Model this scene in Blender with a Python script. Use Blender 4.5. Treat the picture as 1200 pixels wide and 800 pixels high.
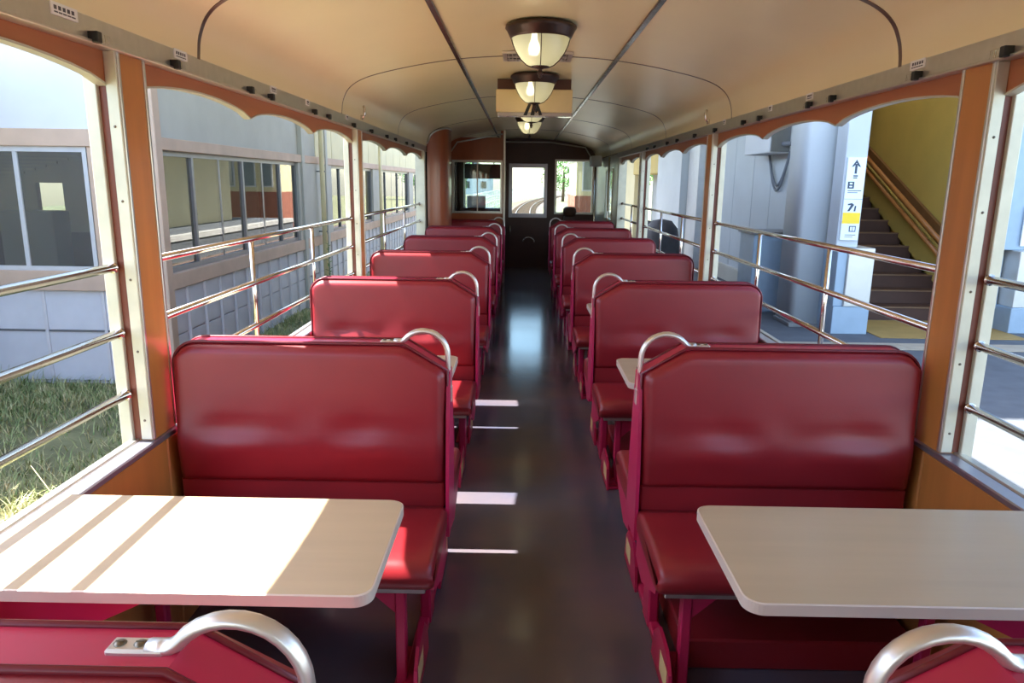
import bpy, math, random
from mathutils import Vector, Matrix
random.seed(7)
SC = bpy.context.scene
COL = SC.collection
for o in list(bpy.data.objects): bpy.data.objects.remove(o)
# ------------------------------------------------------------------ camera
F_PX, PITCH, YAW, ROLL = 848.5, .2161, .0105, .0128
cp, sp, cy, sy = math.cos(PITCH), math.sin(PITCH), math.cos(YAW), math.sin(YAW)
fwd = Vector((-sy*cp, cy*cp, -sp)); rgt = Vector((cy, sy, 0)); upv = rgt.cross(fwd)
c_, s_ = math.cos(ROLL), math.sin(ROLL)
rv, uv = c_*rgt + s_*upv, -s_*rgt + c_*upv
cam_d = bpy.data.cameras.new('camera'); cam = bpy.data.objects.new('camera', cam_d); COL.objects.link(cam)
cam_d.sensor_fit = 'HORIZONTAL'; cam_d.sensor_width = 36; cam_d.lens = 36*F_PX/1200
cam_d.clip_start = .05; cam_d.clip_end = 500
m3 = Matrix((rv, uv, -fwd)).transposed()
cam.matrix_world = Matrix.Translation((-.079, 0, 1.445)) @ m3.to_4x4()
SC.camera = cam
# ------------------------------------------------------------------ sky, sun, exposure
SUN_DIR = Vector((1, -.09, -1.5)).normalized()
wd = bpy.data.worlds.new('world'); SC.world = wd; wd.use_nodes = True
nt = wd.node_tree; nt.nodes.clear()
wo = nt.nodes.new('ShaderNodeOutputWorld'); bg = nt.nodes.new('ShaderNodeBackground')
sk = nt.nodes.new('ShaderNodeTexSky'); sk.sky_type = 'NISHITA'; sk.sun_disc = False
sk.sun_elevation = math.asin(-SUN_DIR.z); sk.sun_rotation = math.atan2(-SUN_DIR.x, -SUN_DIR.y)
sk.air_density = 1.0; sk.dust_density = 1.2; sk.ozone_density = 1.0
bg.inputs['Strength'].default_value = .58
nt.links.new(sk.outputs[0], bg.inputs[0]); nt.links.new(bg.outputs[0], wo.inputs[0])
sl = bpy.data.lights.new('sun', 'SUN'); sl.energy = 17; sl.angle = .0095; sl.color = (1, .96, .9)
so = bpy.data.objects.new('sun', sl); COL.objects.link(so)
so.rotation_euler = SUN_DIR.to_track_quat('-Z', 'Y').to_euler(); so.location = (-10, 5, 20)
SC.view_settings.view_transform = 'Standard'; SC.view_settings.look = 'None'
SC.view_settings.gamma = 1; SC.view_settings.use_curve_mapping = False
SC.view_settings.exposure = .8
# ------------------------------------------------------------------ materials
def srgb(r, g, b):
    f = lambda c: (c/255/12.92) if c/255 <= .04045 else ((c/255+.055)/1.055)**2.4
    return (f(r), f(g), f(b), 1)
def mat(name, rgb, rough=.5, metal=0., var=0., scale=8., bump=0., bscale=60., coat=0., stretch=None, rvar=0.):
    m = bpy.data.materials.new(name); m.use_nodes = True
    n = m.node_tree.nodes; l = m.node_tree.links; b = n['Principled BSDF']
    b.inputs['Base Color'].default_value = srgb(*rgb); b.inputs['Roughness'].default_value = rough
    b.inputs['Metallic'].default_value = metal
    if coat: b.inputs['Coat Weight'].default_value = coat; b.inputs['Coat Roughness'].default_value = .12
    if var or bump or rvar:
        tc = n.new('ShaderNodeTexCoord'); mp = n.new('ShaderNodeMapping'); l.new(tc.outputs['Object'], mp.inputs[0])
        if stretch: mp.inputs['Scale'].default_value = stretch
    if var or rvar:
        t = n.new('ShaderNodeTexNoise'); t.inputs['Scale'].default_value = scale; t.inputs['Detail'].default_value = 5
        l.new(mp.outputs[0], t.inputs['Vector'])
        if var:
            r = n.new('ShaderNodeValToRGB'); c = srgb(*rgb)
            r.color_ramp.elements[0].position = .3; r.color_ramp.elements[1].position = .7
            r.color_ramp.elements[0].color = tuple(x*(1-var) for x in c[:3])+(1,)
            r.color_ramp.elements[1].color = tuple(min(1, x*(1+var)) for x in c[:3])+(1,)
            l.new(t.outputs['Fac'], r.inputs[0]); l.new(r.outputs[0], b.inputs['Base Color'])
        if rvar:
            mr = n.new('ShaderNodeMapRange'); mr.inputs['To Min'].default_value = max(.03, rough-rvar); mr.inputs['To Max'].default_value = rough+rvar
            l.new(t.outputs['Fac'], mr.inputs[0]); l.new(mr.outputs[0], b.inputs['Roughness'])
    if bump:
        t2 = n.new('ShaderNodeTexNoise'); t2.inputs['Scale'].default_value = bscale; t2.inputs['Detail'].default_value = 4
        bp = n.new('ShaderNodeBump'); bp.inputs['Strength'].default_value = bump; bp.inputs['Distance'].default_value = .01
        l.new(mp.outputs[0], t2.inputs['Vector']); l.new(t2.outputs['Fac'], bp.inputs['Height']); l.new(bp.outputs[0], b.inputs['Normal'])
    return m
def glass_mat(name, tint=(235, 242, 240), ior=1.6, rough=.01):
    m = bpy.data.materials.new(name); m.use_nodes = True
    n = m.node_tree.nodes; l = m.node_tree.links; n.clear()
    o = n.new('ShaderNodeOutputMaterial'); mx = n.new('ShaderNodeMixShader'); fr = n.new('ShaderNodeFresnel')
    tr = n.new('ShaderNodeBsdfTransparent'); gl = n.new('ShaderNodeBsdfGlossy')
    ge = n.new('ShaderNodeNewGeometry'); mr = n.new('ShaderNodeMapRange')      # same reflectance on both faces of the pane
    mr.inputs['To Min'].default_value = ior; mr.inputs['To Max'].default_value = 1/ior
    l.new(ge.outputs['Backfacing'], mr.inputs[0]); l.new(mr.outputs[0], fr.inputs['IOR']); tr.inputs['Color'].default_value = srgb(*tint); gl.inputs['Roughness'].default_value = rough
    l.new(fr.outputs[0], mx.inputs[0]); l.new(tr.outputs[0], mx.inputs[1]); l.new(gl.outputs[0], mx.inputs[2]); l.new(mx.outputs[0], o.inputs[0])
    return m
def emit_mat(name, rgb, s):
    m = bpy.data.materials.new(name); m.use_nodes = True
    b = m.node_tree.nodes['Principled BSDF']
    b.inputs['Base Color'].default_value = srgb(*rgb); b.inputs['Emission Color'].default_value = srgb(*rgb); b.inputs['Emission Strength'].default_value = s
    return m
def shade_mat():
    m = bpy.data.materials.new('frosted_glass'); m.use_nodes = True
    n = m.node_tree.nodes; l = m.node_tree.links; n.clear()
    o = n.new('ShaderNodeOutputMaterial'); a = n.new('ShaderNodeMixShader'); b = n.new('ShaderNodeMixShader')
    tl = n.new('ShaderNodeBsdfTranslucent'); gl = n.new('ShaderNodeBsdfGlossy'); tr = n.new('ShaderNodeBsdfTransparent')
    tl.inputs[0].default_value = srgb(205, 204, 178); gl.inputs['Roughness'].default_value = .15; tr.inputs[0].default_value = srgb(205, 208, 188)
    a.inputs[0].default_value = .22; b.inputs[0].default_value = .08
    l.new(tl.outputs[0], a.inputs[1]); l.new(tr.outputs[0], a.inputs[2]); l.new(a.outputs[0], b.inputs[1]); l.new(gl.outputs[0], b.inputs[2]); l.new(b.outputs[0], o.inputs[0])
    return m
M = dict(
 vinyl=mat('red_vinyl', (132, 28, 35), .38, var=.12, scale=3, bump=.05, bscale=420),
 strip=mat('lit_vinyl_strip', (178, 32, 66), .4, var=.08, scale=4),
 pipe=mat('dark_red_piping', (104, 14, 30), .4, var=.05),
 paint=mat('raspberry_paint', (184, 34, 80), .38, var=.08, scale=6),
 dark=mat('dark_underside', (40, 24, 26), .7, var=.1),
 steel=mat('brushed_steel', (205, 203, 200), .28, 1., rvar=.08, scale=30, stretch=(1, 20, 1)),
 chrome=mat('polished_rail', (222, 214, 206), .14, 1., rvar=.04, scale=12),
 cast=mat('cast_aluminium', (222, 214, 206), .36, .85, rvar=.06, scale=20),
 alu=mat('aluminium_trim', (206, 202, 194), .32, .85, var=.06, scale=25, rvar=.08),
 cream=mat('cream_painted_metal', (204, 199, 178), .4, .3, var=.07, scale=14),
 wood=mat('orange_wood_laminate', (188, 124, 64), .34, var=.12, scale=5, stretch=(3, 3, .35), coat=.15),
 dwood=mat('brown_groove', (112, 52, 30), .45, var=.15, scale=6),
 vwood=mat('valance_wood', (172, 104, 64), .4, var=.12, scale=5, stretch=(3, .5, 3)),
 redwood=mat('reddish_wood_panel', (150, 74, 40), .28, var=.14, scale=4, stretch=(3, 3, .3), coat=.3),
 darkwood=mat('dark_cab_wood', (84, 50, 38), .4, var=.15, scale=4),
 ceil=mat('cream_ceiling_laminate', (236, 220, 172), .3, var=.03, scale=2),
 joint=mat('ceiling_joint', (128, 108, 96), .3, .7),
 mould=mat('ceiling_moulding', (120, 104, 100), .22, .85, rvar=.1, scale=20),
 screw=mat('dark_screw', (120, 112, 100), .35, .9),
 black=mat('black_plastic', (24, 22, 22), .45, var=.1),
 bronze=mat('bronze_rim', (72, 54, 46), .35, .6, var=.1),
 bulb=emit_mat('bulb', (255, 244, 215), 9),
 shade=shade_mat(),
 white=mat('white_sticker', (236, 234, 228), .6, var=.03),
 ink=mat('grey_ink', (88, 84, 84), .6, var=.05),
 yellowst=mat('pale_yellow_sticker', (226, 208, 150), .55, var=.06),
 boxcream=mat('cream_box', (230, 202, 150), .45, var=.03),
 acryl=mat('clear_strip', (190, 180, 176), .12, .3, var=.05),
 table=mat('beech_laminate', (182, 160, 130), .38, var=.05, scale=4, stretch=(.4, 5, 5), coat=.2),
 tedge=mat('pale_edge_band', (206, 188, 172), .4, var=.04),
 silver=mat('sill_metal', (176, 176, 188), .32, .8, rvar=.08, scale=30),
 roof=mat('roof_paint', (120, 60, 50), .6, var=.1),
 skin=mat('car_body_paint', (120, 34, 40), .4, var=.06),
 glass=glass_mat('clear_glass'), glass2=glass_mat('reflective_glass', (196, 202, 198), 2.3),
)
# floor with scuffed dark vinyl
def floor_mat():
    m = mat('dark_vinyl_floor', (62, 56, 62), .3, var=0, bump=.04, bscale=35)
    n = m.node_tree.nodes; l = m.node_tree.links; b = n['Principled BSDF']
    tc = n.new('ShaderNodeTexCoord')
    t = n.new('ShaderNodeTexNoise'); t.inputs['Scale'].default_value = 1.3; t.inputs['Detail'].default_value = 6
    r = n.new('ShaderNodeValToRGB'); r.color_ramp.elements[0].position = .35; r.color_ramp.elements[1].position = .68
    r.color_ramp.elements[0].color = srgb(80, 82, 100); r.color_ramp.elements[1].color = srgb(108, 94, 92)
    mr = n.new('ShaderNodeMapRange'); mr.inputs['To Min'].default_value = .07; mr.inputs['To Max'].default_value = .2
    l.new(tc.outputs['Object'], t.inputs['Vector']); l.new(t.outputs['Fac'], r.inputs[0]); l.new(r.outputs[0], b.inputs['Base Color'])
    l.new(t.outputs['Fac'], mr.inputs[0]); l.new(mr.outputs[0], b.inputs['Roughness'])
    return m
M['floor'] = floor_mat()
# ------------------------------------------------------------------ mesh helpers
class MB:
    def __init__(s): s.v = []; s.f = []; s.sm = []
    def add(s, vs, fs, smooth=False):
        o = len(s.v); s.v += [tuple(v) for v in vs]
        for f in fs: s.f.append([i+o for i in f]); s.sm.append(smooth)
        return s
    def box(s, x0, x1, y0, y1, z0, z1):
        x0, x1 = min(x0, x1), max(x0, x1); y0, y1 = min(y0, y1), max(y0, y1); z0, z1 = min(z0, z1), max(z0, z1)
        return s.add([(x0,y0,z0),(x1,y0,z0),(x1,y1,z0),(x0,y1,z0),(x0,y0,z1),(x1,y0,z1),(x1,y1,z1),(x0,y1,z1)],
                     [(0,3,2,1),(4,5,6,7),(0,1,5,4),(1,2,6,5),(2,3,7,6),(3,0,4,7)])
    def bbox(s, x0, x1, y0, y1, z0, z1, b=.006):   # bevelled box
        x0, x1 = min(x0, x1), max(x0, x1); y0, y1 = min(y0, y1), max(y0, y1); z0, z1 = min(z0, z1), max(z0, z1)
        vs = []; idx = {}
        for ix, (xa, xb) in enumerate(((x0, x0+b), (x1, x1-b))):
            for iy, (ya, yb) in enumerate(((y0, y0+b), (y1, y1-b))):
                for iz, (za, zb) in enumerate(((z0, z0+b), (z1, z1-b))):
                    idx[ix,iy,iz] = len(vs); vs += [(xa,yb,zb), (xb,ya,zb), (xb,yb,za)]
        fs = []
        g = lambda a, k: idx[a]+k
        for i in (0, 1):
            q = [(i,0,0),(i,1,0),(i,1,1),(i,0,1)]; f = [g(a,0) for a in q]; fs.append(f if i else f[::-1])
            q = [(0,i,0),(1,i,0),(1,i,1),(0,i,1)]; f = [g(a,1) for a in q]; fs.append(f[::-1] if i else f)
            q = [(0,0,i),(1,0,i),(1,1,i),(0,1,i)]; f = [g(a,2) for a in q]; fs.append(f if i else f[::-1])
        for i in (0, 1):
            for j in (0, 1):
                fs.append([g((i,j,0),0), g((i,j,1),0), g((i,j,1),1), g((i,j,0),1)])
                fs.append([g((i,0,j),0), g((i,1,j),0), g((i,1,j),2), g((i,0,j),2)])
                fs.append([g((0,i,j),1), g((1,i,j),1), g((1,i,j),2), g((0,i,j),2)])
        for a in idx: fs.append([g(a,0), g(a,1), g(a,2)])
        return s.add(vs, fs)
    def prism(s, poly, axis, a, b, smooth=False):    # polygon of 2-tuples extruded along axis
        def P(p, t):
            return {'x': (t, p[0], p[1]), 'y': (p[0], t, p[1]), 'z': (p[0], p[1], t)}[axis]
        n = len(poly)
        s.add([P(p, a) for p in poly]+[P(p, b) for p in poly], [list(range(n))[::-1], list(range(n, 2*n))])
        s.add([P(p, a) for p in poly]+[P(p, b) for p in poly], [(i, (i+1) % n, n+(i+1) % n, n+i) for i in range(n)], smooth)
        return s
    def tube(s, pts, r, n=8, caps=True, flat=1.0, closed=False):
        pts = [Vector(p) for p in pts]; k = len(pts); rings = []; prev = None
        for i, p in enumerate(pts):
            a = pts[i-1] if (i > 0 or closed) else p; b = pts[(i+1) % k] if (i < k-1 or closed) else p
            t = (b-a).normalized()
            u = prev - t*prev.dot(t) if prev is not None else (Vector((0,0,1)).cross(t) if abs(t.z) < .95 else Vector((0,1,0)).cross(t))
            u.normalize(); prev = u; w = t.cross(u)
            rr = r[i] if isinstance(r, (list, tuple)) else r
            rings.append([p + u*(math.cos(2*math.pi*j/n)*rr*flat) + w*(math.sin(2*math.pi*j/n)*rr) for j in range(n)])
        vs = [v for q in rings for v in q]; fs = []
        for i in range(k if closed else k-1):
            for j in range(n):
                i2 = (i+1) % k
                fs.append((i*n+j, i*n+(j+1) % n, i2*n+(j+1) % n, i2*n+j))
        s.add(vs, fs, True)
        if caps and not closed: s.add(rings[0], [list(range(n))[::-1]]); s.add(rings[-1], [list(range(n))])
        return s
    def lathe(s, prof, c=(0,0,0), n=24, axis='z'):   # prof: list of (r, h)
        vs = []; 
        for r, h in prof:
            for j in range(n):
                a = 2*math.pi*j/n; x, y = r*math.cos(a), r*math.sin(a)
                vs.append({'z': (c[0]+x, c[1]+y, c[2]+h), 'y': (c[0]+x, c[1]+h, c[2]+y), 'x': (c[0]+h, c[1]+x, c[2]+y)}[axis])
        fs = [(i*n+j, i*n+(j+1) % n, (i+1)*n+(j+1) % n, (i+1)*n+j) for i in range(len(prof)-1) for j in range(n)]
        return s.add(vs, fs, True)
    def grid(s, P, nu, nv, smooth=True, flip=False):   # P(i,j)
        vs = [P(i, j) for i in range(nu+1) for j in range(nv+1)]
        fs = [(i*(nv+1)+j, (i+1)*(nv+1)+j, (i+1)*(nv+1)+j+1, i*(nv+1)+j+1) for i in range(nu) for j in range(nv)]
        if flip: fs = [f[::-1] for f in fs]
        return s.add(vs, fs, smooth)
    def data(s, name, m, off=(0,0,0)):
        me = bpy.data.meshes.new(name)
        me.from_pydata([(v[0]-off[0], v[1]-off[1], v[2]-off[2]) for v in s.v], [], s.f)
        me.polygons.foreach_set('use_smooth', s.sm); me.update()
        me.materials.append(M[m] if isinstance(m, str) else m)
        return me
def wloc(p):
    l = Vector((0,0,0))
    while p is not None: l += p.location; p = p.parent
    return l
def obj(name, mb, m, parent=None, loc=None, fixn=True, label=None):
    """one mesh object; vertices of mb are in world space"""
    base = Vector(loc) if loc is not None else (wloc(parent) if parent else Vector((0,0,0)))
    me = mb.data(name, m, base)
    if fixn:
        import bmesh
        bm = bmesh.new(); bm.from_mesh(me); bmesh.ops.remove_doubles(bm, verts=bm.verts, dist=1e-5)
        bmesh.ops.recalc_face_normals(bm, faces=bm.faces); bm.to_mesh(me); bm.free()
    o = bpy.data.objects.new(name, me); COL.objects.link(o)
    if parent: o.parent = parent; o.location = base - wloc(parent)
    else: o.location = base
    if label: o['label'] = label
    return o
def inst(name, me, parent, loc):    # object sharing mesh data; loc in world space
    o = bpy.data.objects.new(name, me); COL.objects.link(o); o.parent = parent
    o.location = Vector(loc) - (wloc(parent) if parent else Vector((0,0,0)))
    return o
def empty(name, loc=(0,0,0), label=None, cat=None, group=None, kind=None):
    o = bpy.data.objects.new(name, None); COL.objects.link(o); o.location = loc; o.empty_display_size = .1
    return tag(o, label, cat, group, kind)
def tag(o, label=None, cat=None, group=None, kind=None):
    if label: o['label'] = label
    if cat: o['category'] = cat
    if group: o['group'] = group
    if kind: o['kind'] = kind
    return o
def copy_tree(o, parent=None):
    c = o.copy(); COL.objects.link(c); c.parent = parent
    for ch in list(o.children): copy_tree(ch, c)
    return c
def struct(o, label): return tag(o, label, None, None, 'structure')
def arc(cx, cz, r, a0, a1, n): return [(cx+r*math.cos(math.radians(a0+(a1-a0)*i/n)), cz+r*math.sin(math.radians(a0+(a1-a0)*i/n))) for i in range(n+1)]
ORD = ['nearest', 'second', 'third', 'fourth', 'fifth', 'sixth', 'seventh', 'eighth']
# ------------------------------------------------------------------ car shell
XW, XO = 1.17, 1.27            # inner face of pillars and wall panels, outer skin
Y0, Y1 = -3.76, 12.6           # car ends
SILL, BAND0, BAND1 = .68, 1.775, 1.835
fl = obj('floor', MB().box(-XO, XO, Y0, Y1, -.08, 0), 'floor'); struct(fl, 'dark scuffed glossy vinyl floor of the aisle')
# ceiling profile
KP = [(0,2.172),(.2,2.168),(.42,2.154),(.63,2.126),(.8,2.094),(.93,2.064),(1.02,2.036),(1.085,2.002),(1.125,1.962),(1.148,1.912),(1.157,1.870),(1.160,1.835)]
def catmull(P, n):
    Q = [(-P[1][0], P[1][1])]+P+[(2*P[-1][0]-P[-2][0], 2*P[-1][1]-P[-2][1])]; out = []
    for i in range(1, len(Q)-2):
        for k in range(n):
            t = k/n; out.append(tuple(.5*(2*Q[i][c]+(Q[i+1][c]-Q[i-1][c])*t+(2*Q[i-1][c]-5*Q[i][c]+4*Q[i+1][c]-Q[i+2][c])*t*t+(3*Q[i][c]-Q[i-1][c]-3*Q[i+1][c]+Q[i+2][c])*t**3) for c in (0, 1)))
    return out+[P[-1]]
CP = catmull(KP, 4)
def zs(x):
    x = abs(x)
    for (a, za), (b, zb) in zip(CP, CP[1:]):
        if x <= b: return za+(zb-za)*(x-a)/max(1e-6, b-a)
    return CP[-1][1]
def xs_between(a, b):
    pts = sorted(set([-p[0] for p in CP]+[p[0] for p in CP]))
    return [a]+[p for p in pts if a+.003 < p < b-.0005]+[b]
ceiling = empty('ceiling', (0, 4.5, 2.17)); struct(ceiling, 'curved cream laminate ceiling in panels with thin metal joints')
JY = [Y0, -1.46, .54, 2.54, 4.5, 6.5, 8.5, 10.5, Y1]
for k in range(len(JY)-1):
    for xa, xb in ((-1.16, -.462), (-.458, .458), (.462, 1.16)):
        xs = xs_between(xa, xb); ya, yb = JY[k]+.003, JY[k+1]-.003
        mb = MB()
        n = len(xs)-1
        mb.grid(lambda i, j: (xs[i], (ya, yb)[j], zs(xs[i])), n, 1)
        mb.grid(lambda i, j: (xs[i], (ya, yb)[j], zs(xs[i])+.012), n, 1, flip=True)
        obj('ceiling_panel', mb, 'ceil', ceiling, fixn=False)
xs = xs_between(-1.16, 1.16)
for y in JY[1:-1]:
    w = .011 if y < 3 else .006
    mb = MB()
    mb.grid(lambda i, j: (xs[i], (y-w, y+w)[j], zs(xs[i])-.003), len(xs)-1, 1)
    mb.grid(lambda i, j: (xs[i], (y-w, y-w)[j], zs(xs[i])-(.003, -.002)[j]), len(xs)-1, 1)
    mb.grid(lambda i, j: (xs[i], (y+w, y+w)[j], zs(xs[i])-(.003, -.002)[j]), len(xs)-1, 1)
    obj('joint_strip', mb, 'joint', ceiling, fixn=False)
for s in (-1, 1):
    obj('ceiling_moulding', MB().bbox(s*.46-.014, s*.46+.014, Y0, Y1, zs(.46)-.009, zs(.46)+.004, .003), 'mould', ceiling)
# roof above the ceiling
mb = MB(); xr = [i*1.30/14 for i in range(-14, 15)]
zr = lambda x: 2.33-.33*(abs(x)/1.3)**2.6
mb.grid(lambda i, j: (xr[i], (Y0, Y1+.1)[j], zr(xr[i])), len(xr)-1, 1)
mb.grid(lambda i, j: (xr[i], (Y0, Y1+.1)[j], zr(xr[i])-.03), len(xr)-1, 1, flip=True)
for s in (-1, 1): mb.box(s*1.17, s*1.30, Y0, Y1+.1, 1.84, 1.985)
struct(obj('roof', mb, 'roof', fixn=False), 'outer roof of the open rail car')
# pillars: board near/far edges
PIL = [(-3.755, -3.61), (-.855, -.71), (2.045, 2.19), (4.945, 5.09), (7.80, 7.95)]
wall = {}
for s, nm in ((-1, 'left'), (1, 'right')):
    w = empty('wall_'+nm, (s*XW, 4.5, 0)); wall[s] = struct(w, 'lower wood-laminate side wall and window pillars on the %s' % nm)
    yend = Y1
    obj('outer_skin', MB().box(s*1.228, s*1.24, Y0, yend, -.9, SILL-.03), 'skin', w)
    ys = [Y0, -.78, .7, 2.12, 3.57, 5.02, 6.45, 7.88, 9.2, 10.6, Y1]
    for a, b in zip(ys, ys[1:]):
        obj('wall_panel', MB().bbox(s*XW, s*1.226, a+.002, b-.002, 0, SILL-.026, .004), 'wood', w)
    ye_ = 9.62 if s > 0 else 8.42
    obj('window_sill', MB().bbox(s*1.163, s*1.214, Y0, ye_, SILL-.024, SILL-.004, .004), 'silver', w)
    obj('sill_lip', MB().bbox(s*1.214, s*1.244, Y0, ye_, SILL-.03, SILL, .004), 'alu', w)
    pl = PIL if s > 0 else PIL[:4]
    for a, b in pl:
        last = a > 7
        p = obj('pillar', MB().box(s*(XW+.003), s*1.245, a+.004, b-.002, SILL-.03, BAND0), 'cream' if last else 'wood', w)
        for y in (a, b-.009):
            obj('edge_trim', MB().bbox(s*(XW-.002), s*(XW+.02), y, y+.012, SILL, BAND0, .002), 'alu', p)
        obj('jamb_strip', MB().bbox(s*(XW+.002), s*1.205, a-.006, a+.01, SILL, BAND0, .002), 'cream', p)
        obj('shutter_groove', MB().box(s*1.205, s*1.228, a+.002, a+.02, SILL, BAND0), 'dwood', p)
        obj('jamb_outer_strip', MB().bbox(s*1.228, s*1.262, a-.012, a+.012, SILL-.03, BAND0, .002), 'cream', p)
        for z in (.74, .95, 1.16, 1.38, 1.58):
            obj('screw', MB().lathe([(.0, -.003), (.003, -.0025), (.004, 0)], (s*1.190, a-.006, z), 8, 'y'), 'screw', p)
    if s < 0:   # last left jamb in front of the rounded closet
        p = obj('pillar', MB().bbox(-1.275, -XW, 8.32, 8.42, SILL, BAND0, .004), 'cream', w)
    else:
        p = obj('pillar', MB().bbox(XW, 1.275, 9.62, 9.75, SILL, BAND0, .004), 'cream', w)
# head band with clips and stickers
clipY = [1.90, 2.33, 2.96, 3.2, 3.86, 4.14, 4.75, 5.3, 5.9, 6.3, 6.9, 7.3]
stickY = [(1.76, .10), (2.36, .085), (3.24, .07), (3.76, .05), (4.6, .05)]
for s, nm, n in ((-1, 'left', 1), (1, 'right', 2)):
    ye = 8.42 if s < 0 else 9.75
    t = obj('trim_%d' % n, MB().bbox(s*1.16, s*1.235, Y0, ye, BAND0, BAND1+.012, .004).bbox(s*1.150, s*1.17, Y0, ye, BAND0-.004, BAND0+.004, .0015), 'alu', None, (s*1.2, 3, BAND0))
    struct(t, 'brushed aluminium head rail above the %s windows' % nm)
    for y in clipY:
        y += .06*(s > 0)
        c = obj('clip', MB().bbox(s*1.135, s*1.162, y, y+.022, BAND0-.003, BAND0+.024, .002), 'black', t)
        obj('clip_plate', MB().bbox(s*1.15, s*1.162, y+.03, y+.085, BAND0+.002, BAND0+.026, .002), 'steel', c)
    for y in (5.02, ): obj('hook', MB().tube([(s*1.152, y, 1.852), (s*1.135, y, 1.87), (s*1.13, y, 1.91), (s*1.14, y, 1.93)], .008, 8).bbox(s*1.145, s*1.16, y-.015, y+.015, 1.84, 1.87, .003), 'chrome', t)
    for y, l in stickY:
        y += .0 if s < 0 else .02
        q = obj('sticker', MB().box(s*1.156, s*1.161, y, y+l, BAND0+.034, BAND0+.062), 'white', t, label='small white printed sticker')
        ink = MB()
        for r in range(5):
            ya = y+.008+r*(l-.016)/5
            ink.box(s*1.1552, s*1.1565, ya, ya+(l-.016)/5*.6, BAND0+.046, BAND0+.055)
            ink.box(s*1.1552, s*1.1565, ya, ya+(l-.016)/5*.8, BAND0+.039, BAND0+.042)
        obj('print', ink, 'ink', q)
# windows: scalloped valance, rails, posts
def window(n, s, ya, yb, arcs, npost, label):
    w = empty('window_%d' % n, (s*1.22, (ya+yb)/2, SILL)); struct(w, label)
    zt, pk, cu = BAND0+.02, 1.738, 1.692
    L = (yb-ya)/arcs; low = []
    for k in range(arcs):
        for i in range(13 if k == arcs-1 else 12):
            u = i/12*2-1; low.append((ya+L*(k+i/12), cu+(pk-cu)*math.sqrt(max(0, 1-(abs(u)**2.0)))*.55+(pk-cu)*(1-u*u)*.45))
    v = MB()
    n_ = len(low)
    for x, fl_ in ((s*1.205, s > 0), (s*1.228, s < 0)):
        vs = [(x, y, z) for y, z in low]+[(x, y, zt) for y, z in low]
        v.add(vs, [(i, i+1, n_+i+1, n_+i) for i in range(n_-1)])
    obj('valance', v.add([(s*xx, y, z) for y, z in low for xx in (1.205, 1.228)], [(2*i, 2*i+1, 2*i+3, 2*i+2) for i in range(n_-1)]), 'vwood', w)
    e = MB(); vs = []
    for y, z in low: vs += [(s*1.202, y, z), (s*1.232, y, z), (s*1.232, y, z-.006), (s*1.202, y, z-.006)]
    fs = []
    for i in range(n_-1):
        for j in range(4): fs.append((4*i+j, 4*i+(j+1) % 4, 4*i+4+(j+1) % 4, 4*i+4+j))
    obj('valance_edge', e.add(vs, fs), 'cream', w)
    for z in (1.195, 1.005, .82):
        r = obj('rail', MB().tube([(s*1.235, ya-.01, z), (s*1.235, yb+.0, z)], .0125, 10), 'chrome', w)
        obj('rail_flange', MB().lathe([(0, -.010), (.0165, -.010), (.0165, -.004), (.013, 0)], (s*1.235, yb-.004, z), 12, 'y'), 'chrome', r)
    for k in range(npost):
        y = ya+(yb-ya)*(k+1)/(npost+1)
        p = obj('post', MB().tube([(s*1.235, y, SILL), (s*1.235, y, 1.19)], .0105, 10), 'chrome', w)
        if k < arcs-1: pass
wl = ['open window bay behind the camera on the left', 'nearest open left window bay with rails over the grass', 'left open window bay with scalloped valance facing the station windows', 'farther left open window bay beside the rounded brown closet']
k = 1
for s, nm in ((-1, 'left'), (1, 'right')):
    bays = [(-3.61, -.855, 3, 2), (-.71, 2.045, 3, 2), (2.19, 4.945, 3, 2), (5.09, 7.80 if s > 0 else 8.32, 3, 2)]
    if s > 0: bays.append((7.95, 9.62, 2, 1))
    for i, (a, b, na, npst) in enumerate(bays):
        lb = '%s side open window bay, %s from the back of the car, scalloped wooden valance and three rails' % (nm, ORD[i] if i else 'first')
        window(k, s, a, b, na, npst, lb); k += 1
# rear end wall behind the camera
rw = obj('wall_rear', MB().box(-XO, XO, Y0-.06, Y0, 0, 2.3), 'redwood'); struct(rw, 'wooden end wall behind the camera')
# ---- front end: rounded closet, cab partition, end wall, door
cl = empty('wall_closet', (-1.03, 8.7, 0)); struct(cl, 'rounded reddish wood closet wall ahead of the left windows')
pts = [(-1.155, 8.42)]+[(-1.155+.22*math.sin(a), 8.44+.30*(1-math.cos(a))) for a in [math.pi/2*i/10 for i in range(11)]]+[(-.935, 9.02), (-1.155, 9.04)]
mb = MB()
mb.grid(lambda i, j: (pts[i][0], pts[i][1], (0, zs(pts[i][0])-.012)[j]), len(pts)-1, 1)
obj('closet_panel', mb, 'redwood', cl, fixn=False)
mb = MB().tube([(p[0]+.004, p[1]-.004, zs(p[0])-.016) for p in pts], .012, 6)
obj('closet_cornice', mb, 'alu', cl)
pa = empty('wall_partition', (-.7, 10.6, 0)); struct(pa, 'brown cab partition with a framed glass window at the far left')
wx0, wx1, wz0, wz1 = -1.045, -.385, 1.035, 1.72
mb = MB()
for b in ((-1.165, wx0, 0, 2.1), (wx1, -.33, 0, 2.155), (wx0, wx1, 0, wz0), (wx0, wx1, wz1, 2.06)): mb.box(b[0], b[1], 10.6, 10.64, b[2], b[3])
obj('partition_panel', mb, 'redwood', pa)
mb = MB()
for b in ((wx0-.03, wx0, wz0-.03, wz1+.03), (wx1, wx1+.03, wz0-.03, wz1+.03), (wx0, wx1, wz0-.03, wz0), (wx0, wx1, wz1, wz1+.03)): mb.box(b[0], b[1], 10.575, 10.645, b[2], b[3])
fr = obj('window_frame', mb, 'alu', pa)
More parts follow.
